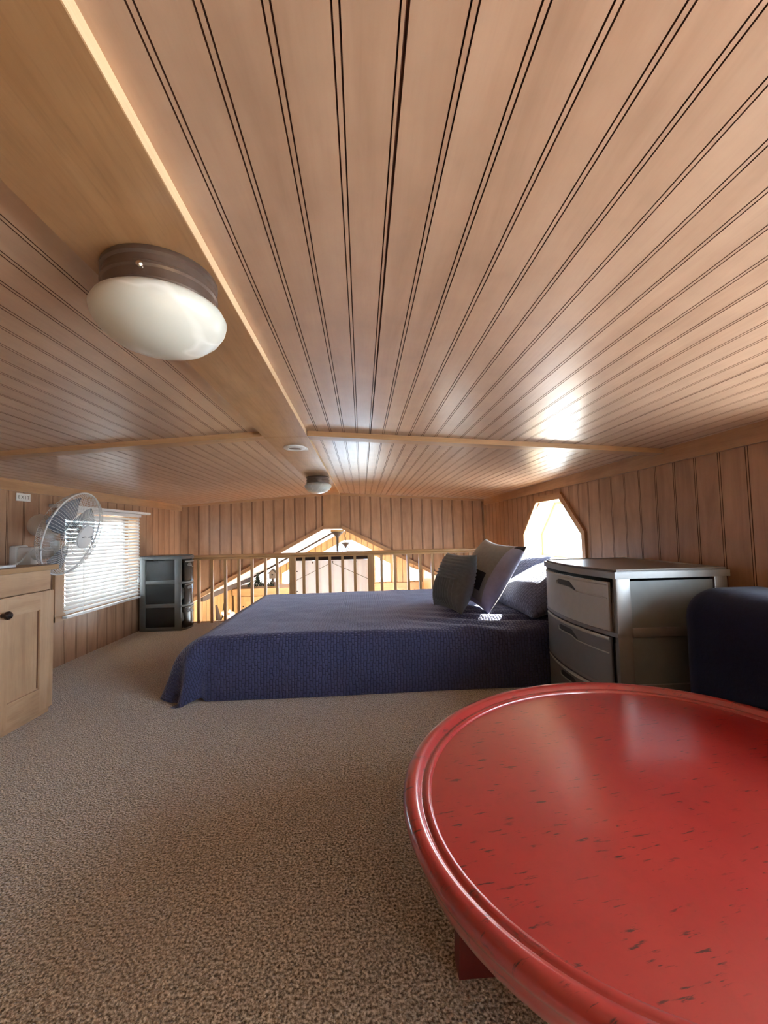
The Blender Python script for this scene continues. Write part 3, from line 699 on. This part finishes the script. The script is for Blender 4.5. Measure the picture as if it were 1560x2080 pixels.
def wires(rz, rp, n, name, tw):
    mb = MB()
    for k in range(n):
        a = 2*PI*k/n
        mb.tube([FM @ Vector((r*math.cos(a+tw*r), r*math.sin(a+tw*r), z)) for r, z in rz], .0009, 4)
    for r, z in rp: mb.tube(ringpts(r, z), .0013, 5, closed=True)
    o = mb.build(name, M_white, fan); o['kind'] = 'stuff'; return o
wires([(.06, .062), (.12, .058), (.18, .043), (.213, .020), (FR, 0)], [(.105, .060), (.155, .051)], 90, 'front_cage_wires', 1.2)
wires([(.045, -.085), (.12, -.078), (.18, -.06), (.213, -.03), (FR, 0)], [(.12, -.078), (.18, -.06)], 80, 'rear_cage_wires', 0)
MB().lathe([(.062, .058), (.062, .066), (.05, .0715), (.0, .073)], mat=FM, n=32).build('centre_badge', M_white, fan, True)
bdg = [c for c in fan.children if c.name.startswith('centre_badge')][0]
text_mesh('badge_lettering', 'Comfort Zone', .0125, M_ink, bdg, FM @ Matrix.Translation((.008, 0, .0722)))
MB().tube([FM @ Vector((-.040+.006*math.cos(t), .006*math.sin(t), .0722)) for t in (2*PI*k/16 for k in range(16))], .0014, 5, closed=True).build('badge_emblem', M_ink, bdg)
M_blade = mk_smoke('clear_smoke_blade', (.26, .29, .35), .5)
for k in range(3):
    def bld(u, v, k=k):
        r = .045+.155*u; a = 2*PI*k/3+.5+(v-.5)*(1.35-.25*u)+.3*u
        return FM @ Vector((r*math.cos(a), r*math.sin(a), -.012+.035*(v-.5)))
    b_ = MB().grid(bld, 10, 10); b_.grid(lambda u, v: Vector(bld(u, v))+nrm*.0015, 10, 10); b_.build('blade', M_blade, fan, True)
MB().lathe([(.05, -.03), (.05, .015), (.03, .025), (0, .026)], mat=FM, n=24).build('hub', M_blade, fan, True)
MB().tube([(.09, -.035, -.005), (.11, -.10, -.05), (.11, -.18, -.075), (.10, -.5, -.085)], .004, 6).build('power_cord', M_offwhite, fan, True)

cb = empty('cabinet', (-1.40, 1.943, 0), 'low light-brown wooden cabinet against the left wall under the fan', 'cabinet')
CW = .80   # runs toward the camera along -Y
MB().box((-.428, -CW, 0), (-.02, -.001, .622)).build('body', W_cab, cb)
MB().box((-.428, -.004, 0), (-.001, .0, .622)).build('end_panel', plain('dark_cabinet_end', (.20, .09, .04), .5), cb)
MB().box((-.428, -CW-.02, .622), (.024, .018, .645), bev=.004).build('top', W_cabtop, cb)
MB().box((-.02, -CW, .535), (0, -.001, .622)).build('top_rail', W_cabY, cb)
dr = MB()
DY0, DY1, DZ0, DZ1 = -.315, -.004, .028, .532
sw = .075
dr.box((0, DY0, DZ0), (.018, DY0+sw, DZ1)); dr.box((0, DY1-sw, DZ0), (.018, DY1, DZ1)); 
door = dr.build('door', W_cab, cb)
MB().box((0, DY0+sw, DZ1-sw), (.018, DY1-sw, DZ1)).build('door_rail', W_cabY, door)
MB().box((0, DY0+sw, DZ0), (.018, DY1-sw, DZ0+.095)).build('door_rail', W_cabY, door)
MB().box((0, DY0+sw, DZ0+.095), (.010, DY1-sw, DZ1-sw)).build('door_panel', W_cab, door)
MB().box((.010, DY1-sw-.007, DZ0+.10), (.0112, DY1-sw-.0005, DZ1-sw-.005)).build('panel_groove', plain('dark_panel_groove', (.17, .07, .03), .6), door)
MB().lathe([(.008, 0), (.0075, .012), (.0155, .018), (.0165, .026), (.012, .032), (0, .034)], mat=Matrix.Translation((.018, DY0+.045, .468)) @ Matrix.Rotation(PI/2, 4, 'Y'), n=24).build('knob', M_knob, door, True)
d2 = MB().box((0, -.795, DZ0), (.018, -.32, DZ1)).build('door', W_cab, cb)
MB().box((-.02, -CW, 0), (0, -.001, .028)).build('plinth', W_cabY, cb)
ph = MB().rbox((-1.50, 1.62, .6455), (-1.425, 1.79, .656), .004).build('white_phone', M_white, smooth=True); tag(ph, 'slim white rectangular phone lying on the cabinet top', 'phone')

# ================================================================== ceiling fittings
def make_lamp(loc, label):
    e = empty('ceiling_lamp', loc, label, 'ceiling lamp', 'round lamps on the ridge board')
    MB().lathe([(.079, 0), (.081, -.003), (.081, -.008), (.0775, -.011), (.0775, -.021), (.081, -.0235), (.081, -.027), (.0785, -.030), (.0785, -.043), (.076, -.046), (.06, -.046)], n=64).build('base_ring', M_bronze, e, True)
    MB().lathe([(.070, -.042), (.078, -.046), (.090, -.054), (.0945, -.063), (.092, -.074), (.083, -.088), (.066, -.102), (.042, -.112), (.018, -.1165), (.0, -.117)], n=64).build('glass_shade', M_alab, e, 'all')
    for k in range(3):
        a = -PI/2+.14+2*PI*k/3; R = Matrix.Rotation(a, 4, 'Z') @ Matrix.Translation((.0775, 0, -.035)) @ Matrix.Rotation(PI/2, 4, 'Y')
        MB().lathe([(.0022, 0), (.0022, .008), (.0045, .009), (.0045, .013), (.002, .015)], mat=R, n=12).build('thumb_screw', M_steel, e, True)
    return e
LP1 = make_lamp((-.302, .640, RZ), 'nearer and larger of the round alabaster glass lamps on the ridge board')
LP2 = copy_tree(LP1); LP2.location = (-.302, 2.92, RZ); LP2['label'] = 'farther round glass lamp on the ridge board beyond the batten'
sdv = empty('round_ceiling_fitting', (-.300, 1.90, RZ), 'small white round fitting with dark centre on the ridge board', 'ceiling fitting')
MB().lathe([(.050, 0), (.050, -.006), (.043, -.010), (.030, -.009), (.026, -.004)], n=40).build('ring', M_white, sdv, True)
MB().lathe([(.026, -.002), (.026, -.006), (.0, -.0075)], n=28).build('centre', plain('brown_grey_centre', (.22, .17, .14), .5), sdv, True)
MB().box((-.015, .0, -.004), (.055, .057, -.0005)).build('backing_plate', M_offwhite, sdv)

# ================================================================== bed
ZT = .285; BX0, BX1, BY0, BY1 = -.80, 1.27, 1.965, 3.40
bed = empty('bed', (0, 0, 0), 'low mattress bed covered with a blue-grey quilt', 'bed')
MB().rbox((BX0+.03, BY0+.03, .0), (BX1-.02, BY1-.03, ZT-.02), .04).build('mattress', M_mattress, bed, True)
rr = .06
from mathutils import noise as mn
def quilt_pt(px, py):
    qx = min(max(px, BX0+.075), 9); qy = min(max(py, BY0+rr), BY1-rr)
    dx, dy = px-qx, py-qy; d = math.hypot(dx, dy)
    wr_ = .006*mn.noise(Vector((px*3.2, py*3.2, .3)))+.003*mn.noise(Vector((px*9, py*9, 2.)))
    k = math.exp(-((px-.72)**2/.09+(py-2.2)**2/.05))
    wr_ += .016*k*math.sin((px*.5+py*1.2)*38+3*mn.noise(Vector((px*4, py*4, 0))))
    if d < 1e-6: return Vector((px, py, ZT+wr_))
    ux, uy = dx/d, dy/d; left = max(0, -ux)
    r = rr+.085*left**1.5; a = d/r; Hd = ZT
    cor = 2*abs(ux*uy)
    if a < PI/2:
        o_, z = r*math.sin(a), ZT-r*(1-math.cos(a)); dd = 0
    else:
        dd = d-r*PI/2; o_, z = r, ZT-r-dd
    f_ = max(0, (ZT-z)/Hd)
    o_ += f_*f_*(.075*left**1.5*(1-.55*cor)+.012) + .014*math.sin(px*5+py*9)*f_*(.3+left) + .026*cor*math.sin(math.atan2(uy, ux)*8+.6)*f_**1.5
    return Vector((qx+ux*o_, qy+uy*o_, max(.004, z+.045*cor*f_)+wr_*(1-min(1, f_*2))))
ext = rr*PI/2+ZT-rr-.002
NX, NY = 210, 170
qx0, qx1, qy0, qy1 = BX0+.075-.145*PI/2-ZT+.145+.004, BX1, BY0+rr-ext, BY1-rr+ext
qb = MB().grid(lambda u, v: quilt_pt(qx0+(qx1-qx0)*u, qy0+(qy1-qy0)*v), NX, NY)
qo = qb.build('quilt', M_quilt, bed, 'all')
def set_uv(o, nu, nv, su, sv, offs=0):
    uvl = o.data.uv_layers.new(name='UVMap'); n1 = (nu+1)*(nv+1)
    for li, l in enumerate(o.data.loops):
        k = l.vertex_index % n1; uvl.data[li].uv = ((k % (nu+1))/nu*su, (k//(nu+1))/nv*sv)
set_uv(qo, NX, NY, qx1-qx0, qy1-qy0)

def pillow(name, C, E1, E2, W_, H_, T_, mats, label, cat, mfn=None, disp=None, n=48, pin=.07, group=None):
    E1 = Vector(E1).normalized(); E2 = Vector(E2); E2 = (E2-E1*E2.dot(E1)).normalized(); Nn = E1.cross(E2)
    C = Vector(C); mb = MB()
    for sgn in (1, -1):
        def f(u, v, sgn=sgn):
            a, b = 2*u-1, 2*v-1
            t = T_/2*((1-abs(a)**2.6)*(1-abs(b)**2.6))**.55
            x = W_/2*a*(1-pin*(1-b*b)); y = H_/2*b*(1-pin*(1-a*a))
            if disp: t += disp(u, v, sgn)*(min(1, 8*min(u, 1-u, v, 1-v)))
            wv = .006*mn.noise(C*7+Vector((a*2, b*2, sgn)))
            return C+E1*x+E2*y+Nn*(sgn*(t+wv*min(1, 6*min(u, 1-u, v, 1-v))))
        mb.grid(f, n, n, mfn=(lambda u, v, sgn=sgn: mfn(u, v, sgn)) if mfn else None)
    o = mb.build(name, mats, None, 'all'); set_uv(o, n, n, W_, H_)
    bm = bmesh.new(); bm.from_mesh(o.data); bmesh.ops.remove_doubles(bm, verts=bm.verts, dist=1e-5); bmesh.ops.recalc_face_normals(bm, faces=bm.faces); bm.to_mesh(o.data); bm.free()
    return tag(o, label, cat, group)
def tucks(u, v, s):
    if v > .5: return .008*abs(math.sin(v*2*PI*8+u*1.5))-.003
    return .008*abs(math.sin(u*PI*13+v))-.003
pillow('throw_cushion', (.540, 2.44, .452), (.28, -.95, 0), (.34, .06, 1.0), .34, .34, .17, [M_cush], 'small dark tucked cushion leaning in front of the other pillows', 'cushion', disp=tucks, n=90)
def blocks(u, v, s):
    if .36 < u < .80 and .18 < v < .44: return 1
    if (u > .90 and v > .93) or (u < .06 and v > .93): return 1
    if u > .88 or v < .05: return 2
    return 0
pillow('throw_cushion', (.765, 2.53, .486), (.26, -.97, -.10), (.66, .10, 1.0), .44, .45, .185, [M_cushgrey, M_cushdark, M_cushlav], 'large grey cushion with a black block and lavender border', 'cushion', mfn=blocks, n=56, pin=.12)
pillow('pillow_sham', (1.05, 2.38, .41), (.02, -1.0, 0), (1.0, .02, .50), .66, .48, .19, [M_sham], 'quilted blue-grey pillow nearest the drawer unit on the bed', 'pillow', n=48)
pillow('pillow_sham', (1.10, 3.03, .43), (.02, -1.0, 0), (1.0, .02, .75), .60, .44, .16, [M_sham], 'quilted blue-grey pillow under the window behind the nearer one', 'pillow', n=48)

# ================================================================== drawer units
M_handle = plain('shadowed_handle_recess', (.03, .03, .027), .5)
def drawer_unit(name, loc, rz, W_, D_, H_, n, bul, mats, label, handle):
    """local: front looks to +X, width along Y"""
    fr, pan, drw = mats
    e = empty(name, loc, label, 'drawer unit', None, rz)
    hw = W_/2
    def arc(off, k=14): return [(off+bul*(1-(2*i/k-1)**2), -hw+W_*i/k) for i in range(k+1)]
    # lid
    def slab(z0, z1, grow, inset=0.):
        a = [(x+grow, y*(1+grow/hw)) for x, y in arc(0)]
        pts = [(x, y) for x, y in a]+[(-D_-grow, hw+grow), (-D_-grow, -hw-grow)]
        return pts
    lid = MB(); P = slab(0, 0, .006)
    lid.prism([(x, y, H_-.030) for x, y in P], (0, 0, .022))
    P2 = slab(0, 0, -.004); lid.prism([(x, y, H_-.008) for x, y in P2], (0, 0, .005))
    lo_ = lid.build('lid', fr, e)
    rim = MB(); P3 = slab(0, 0, -.004)
    rim.tube([(x, y, H_-.003) for x, y in P3], .004, 6, closed=True); rim.build('lid_rim', fr, lo_, True)
    pw = .05
    for sy in (-1, 1):
        for (xa, xb) in ((-pw, 0), (-D_, -D_+pw*.9)):
            MB().rbox((xa, min(sy*hw, sy*(hw-.022)), 0), (xb, max(sy*hw, sy*(hw-.022)), H_-.028), .004).build('post', fr, e, True)
    hd = (H_-.04)/n
    for sy in (-1, 1):
        for k in range(n):
            z = k*hd
            MB().rbox((-D_+pw*.9, min(sy*hw, sy*(hw-.018)), z if k else .0), (-pw, max(sy*hw, sy*(hw-.018)), z+.03), .004).build('side_rail', fr, e, True)
            a, b = sorted((sy*(hw-.012), sy*(hw-.008)))
            MB().box((-D_+pw*.9, a, z+.03), (-pw, b, z+hd)).build('side_panel', pan, e)
    MB().box((-D_, -hw+.02, .02), (-D_+.004, hw-.02, H_-.03)).build('back_panel', pan, e)
    for k in range(n):
        z0 = k*hd+.006; z1 = z0+hd-.010
        # front rail following the bulge
        rl = MB(); A = arc(.002); rl.prism([(x, y, k*hd-.0) for x, y in A]+[(-.02, hw, k*hd), (-.02, -hw, k*hd)], (0, 0, .014)); rl.build('front_rail', fr, e)
        d = MB(); yin = hw-.028
        def fpt(u, o): 
            y = -yin+2*yin*u; return (bul*(1-(y/hw)**2)+o, y)
        d.grid(lambda u, v: (*fpt(u, .004-.004*math.sin(v*PI)*0), z0+.010+(z1-z0-.010)*v), 18, 1)
        d.grid(lambda u, v: (*fpt(u, -.003), z0+.010+(z1-z0-.010)*v), 18, 1)
        for zz in (z0+.010, z1): d.grid(lambda u, v: (*fpt(u, .004-.007*v), zz), 18, 1)
        d.box((-D_+.01, -yin, z0+.012), (-.002, -yin+.003, z1-.02)); d.box((-D_+.01, yin-.003, z0+.012), (-.002, yin, z1-.02)); d.box((-D_+.01, -yin, z0+.008), (-.002, yin, z0+.012))
        drw_ = M_silvershaded if (handle == 'light' and k < n-1) else drw
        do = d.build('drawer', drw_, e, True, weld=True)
        def fp(u, o, z): x, y = fpt(u, o); return (x, y, z)
        sl = MB(); u0, u1, u2 = (.36, .58, .66) if handle == 'light' else (.17, .43, .51)
        def slot(u, v):
            uu = u0+(u2-u0)*u
            top = z1-.020-(.0 if uu < u1 else .026*(uu-u1)/(u2-u1)); bot = z1-.041-(.0 if uu < u1 else .012*(uu-u1)/(u2-u1))
            r = min(1, (uu-u0)/.05); mid = (top+bot)/2; r = math.sqrt(1-(1-r)**2)
            return fp(uu, .0052, mid+(v-.5)*(top-bot)*r)
        sl.grid(slot, 24, 1); sl.build('handle_slot', M_handle, do)
        li = MB()
        li.tube([fp(u0-.012+.03*(k/4)*0, .006, z1-.030) for k in (0,)]+[fp(u0+(u1-u0)*k/6, .006, z1-.0435) for k in range(7)]+[fp(u2, .006, z1-.054)]+[fp(u2+(.985-u2)*k/6, .005, z1-.054-.002*k/6) for k in range(1, 7)], .0022, 6)
        li.build('handle_lip', fr if handle == 'dark' else drw, do, True)
        tbm = MB(); tbm.grid(lambda u, v: fp(.01+.98*u, .0042+.0025*math.sin(v*PI), z1-.012+.012*v), 18, 3); tbm.build('top_bead', fr if handle == 'dark' else drw, do, True)
    return e
DU1 = drawer_unit('drawer_unit', (-1.475, 3.455+.12, 0), 0, .24, .325, .604, 3, .035, (M_dkframe, M_smoke, M_smoke), 'narrow charcoal drawer unit with three smoky drawers by the railing', 'dark')
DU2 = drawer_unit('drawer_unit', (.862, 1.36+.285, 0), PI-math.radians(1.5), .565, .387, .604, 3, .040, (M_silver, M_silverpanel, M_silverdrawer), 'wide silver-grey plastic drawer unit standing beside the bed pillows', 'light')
# folded cloths inside the smoky drawers
M_towel = plain('pale_grey_fleece', (.36, .36, .34), .95, var=.35, scale=40, bmp=.6)
def cloth(loc, sx, sy, sz, seed, label):
    def f(u, v):
        th, ph_ = u*2*PI, (v-.5)*PI; c = math.cos(ph_)
        p = Vector((math.copysign(abs(math.cos(th)*c)**.5, math.cos(th)*c), math.copysign(abs(math.sin(th)*c)**.5, math.sin(th)*c), math.copysign(abs(math.sin(ph_))**.6, math.sin(ph_))))
        k = 1+.10*mn.noise(p*2+Vector((seed, 0, 0)))+.05*mn.noise(p*6+Vector((seed, 1, 0)))
        return Vector(loc)+Vector((p.x*sx*min(k, 1.05), p.y*sy*min(k, 1.05), p.z*sz*min(k, 1.0)))
    o = MB().grid(f, 40, 20).build('folded_cloth', M_towel, None, 'all', weld=True); tag(o, label, 'cloth', 'folded cloths in the smoky drawers')
hd = (.604-.04)/3
cloth((-1.64, 3.575, hd+.088), .125, .078, .066, 3, 'pale grey fleece folded in the middle smoky drawer')
cloth((-1.64, 3.575, .080), .125, .078, .056, 8, 'grey cloth folded in the bottom smoky drawer')

# ================================================================== navy chair
def rounded(a, b, r, seg=6):
    bm = bmesh.new(); bmesh.ops.create_cube(bm, size=1)
    for v in bm.verts: v.co = Vector([a[k]+(v.co[k]+.5)*(b[k]-a[k]) for k in range(3)])
    bmesh.ops.bevel(bm, geom=bm.edges[:], offset=r, segments=seg, affect='EDGES', profile=.5)
    return MB().add(bm)
ch = empty('foam_chair', (1.15, .94, 0), 'navy blue upholstered low chair with rounded back beside the right wall', 'chair')
MB().box((-.12, -.50, 0), (.11, .32, .03)).build('base', M_black, ch)
rounded((-.155, -.55, .03), (.145, .36, .558), .095).build('backrest', M_navy, ch, 'all')

# ================================================================== red oval table
TA, TB, TZ = .479, .415, .31
tb = empty('oval_table', (.521, .739, 0), 'worn red lacquered oval tray-top table on the carpet', 'table', None, math.radians(34.6))
NT = 96
def ell(o, z): return [((TA+o)*math.cos(2*PI*k/NT), (TB+o)*math.sin(2*PI*k/NT), z) for k in range(NT)]
tt = MB(); tt.loft([ell(-.022, .280), ell(-.022, .2945)])
tt.build('tabletop', M_red, tb)
rprof = [(-.040, .330), (-.040, .3455), (-.0375, .350), (-.033, .3515), (-.029, .350), (-.027, .3475), (-.024, .350), (-.019, .357), (-.011, .3605), (-.003, .359), (.0025, .353), (.0035, .346), (.001, .338), (-.004, .333), (-.0065, .329), (-.007, .320), (-.010, .308), (-.020, .296), (-.032, .292), (-.036, .300)]
rprof = [(o*1.12, z-.05) for o, z in rprof]
rm = MB(); rm.loft([ell(o, z) for o, z in rprof]+[ell(*rprof[0])], cap=False); rm.build('rim', M_redrim, tb, 'all')
ap = MB(); ap.loft([ell(-.085, .285), ell(-.085, .225), ell(-.105, .225), ell(-.105, .285)], cap=False); ap.build('apron', M_redleg, tb, True)
for k in range(2):
    R = Matrix.Rotation(-math.radians(34.6)+k*PI/2, 4, 'Z'); L = (.375, .345)[k]
    for sg in (-1, 1):
        lg = MB(); rings = []
        for z, o in ((0, 0), (.10, -.004), (.2, .012), (.285, .02)):
            rings.append([R @ Vector((x*sg, y, z)) for x, y in ((.018, -.018), (L+o, -.018), (L+o, .018), (.018, .018))])
        lg.loft(rings).build('leg', M_redleg, tb)
MB().lathe([(.03, 0), (.03, .285)], n=8).build('centre_post', M_redleg, tb)
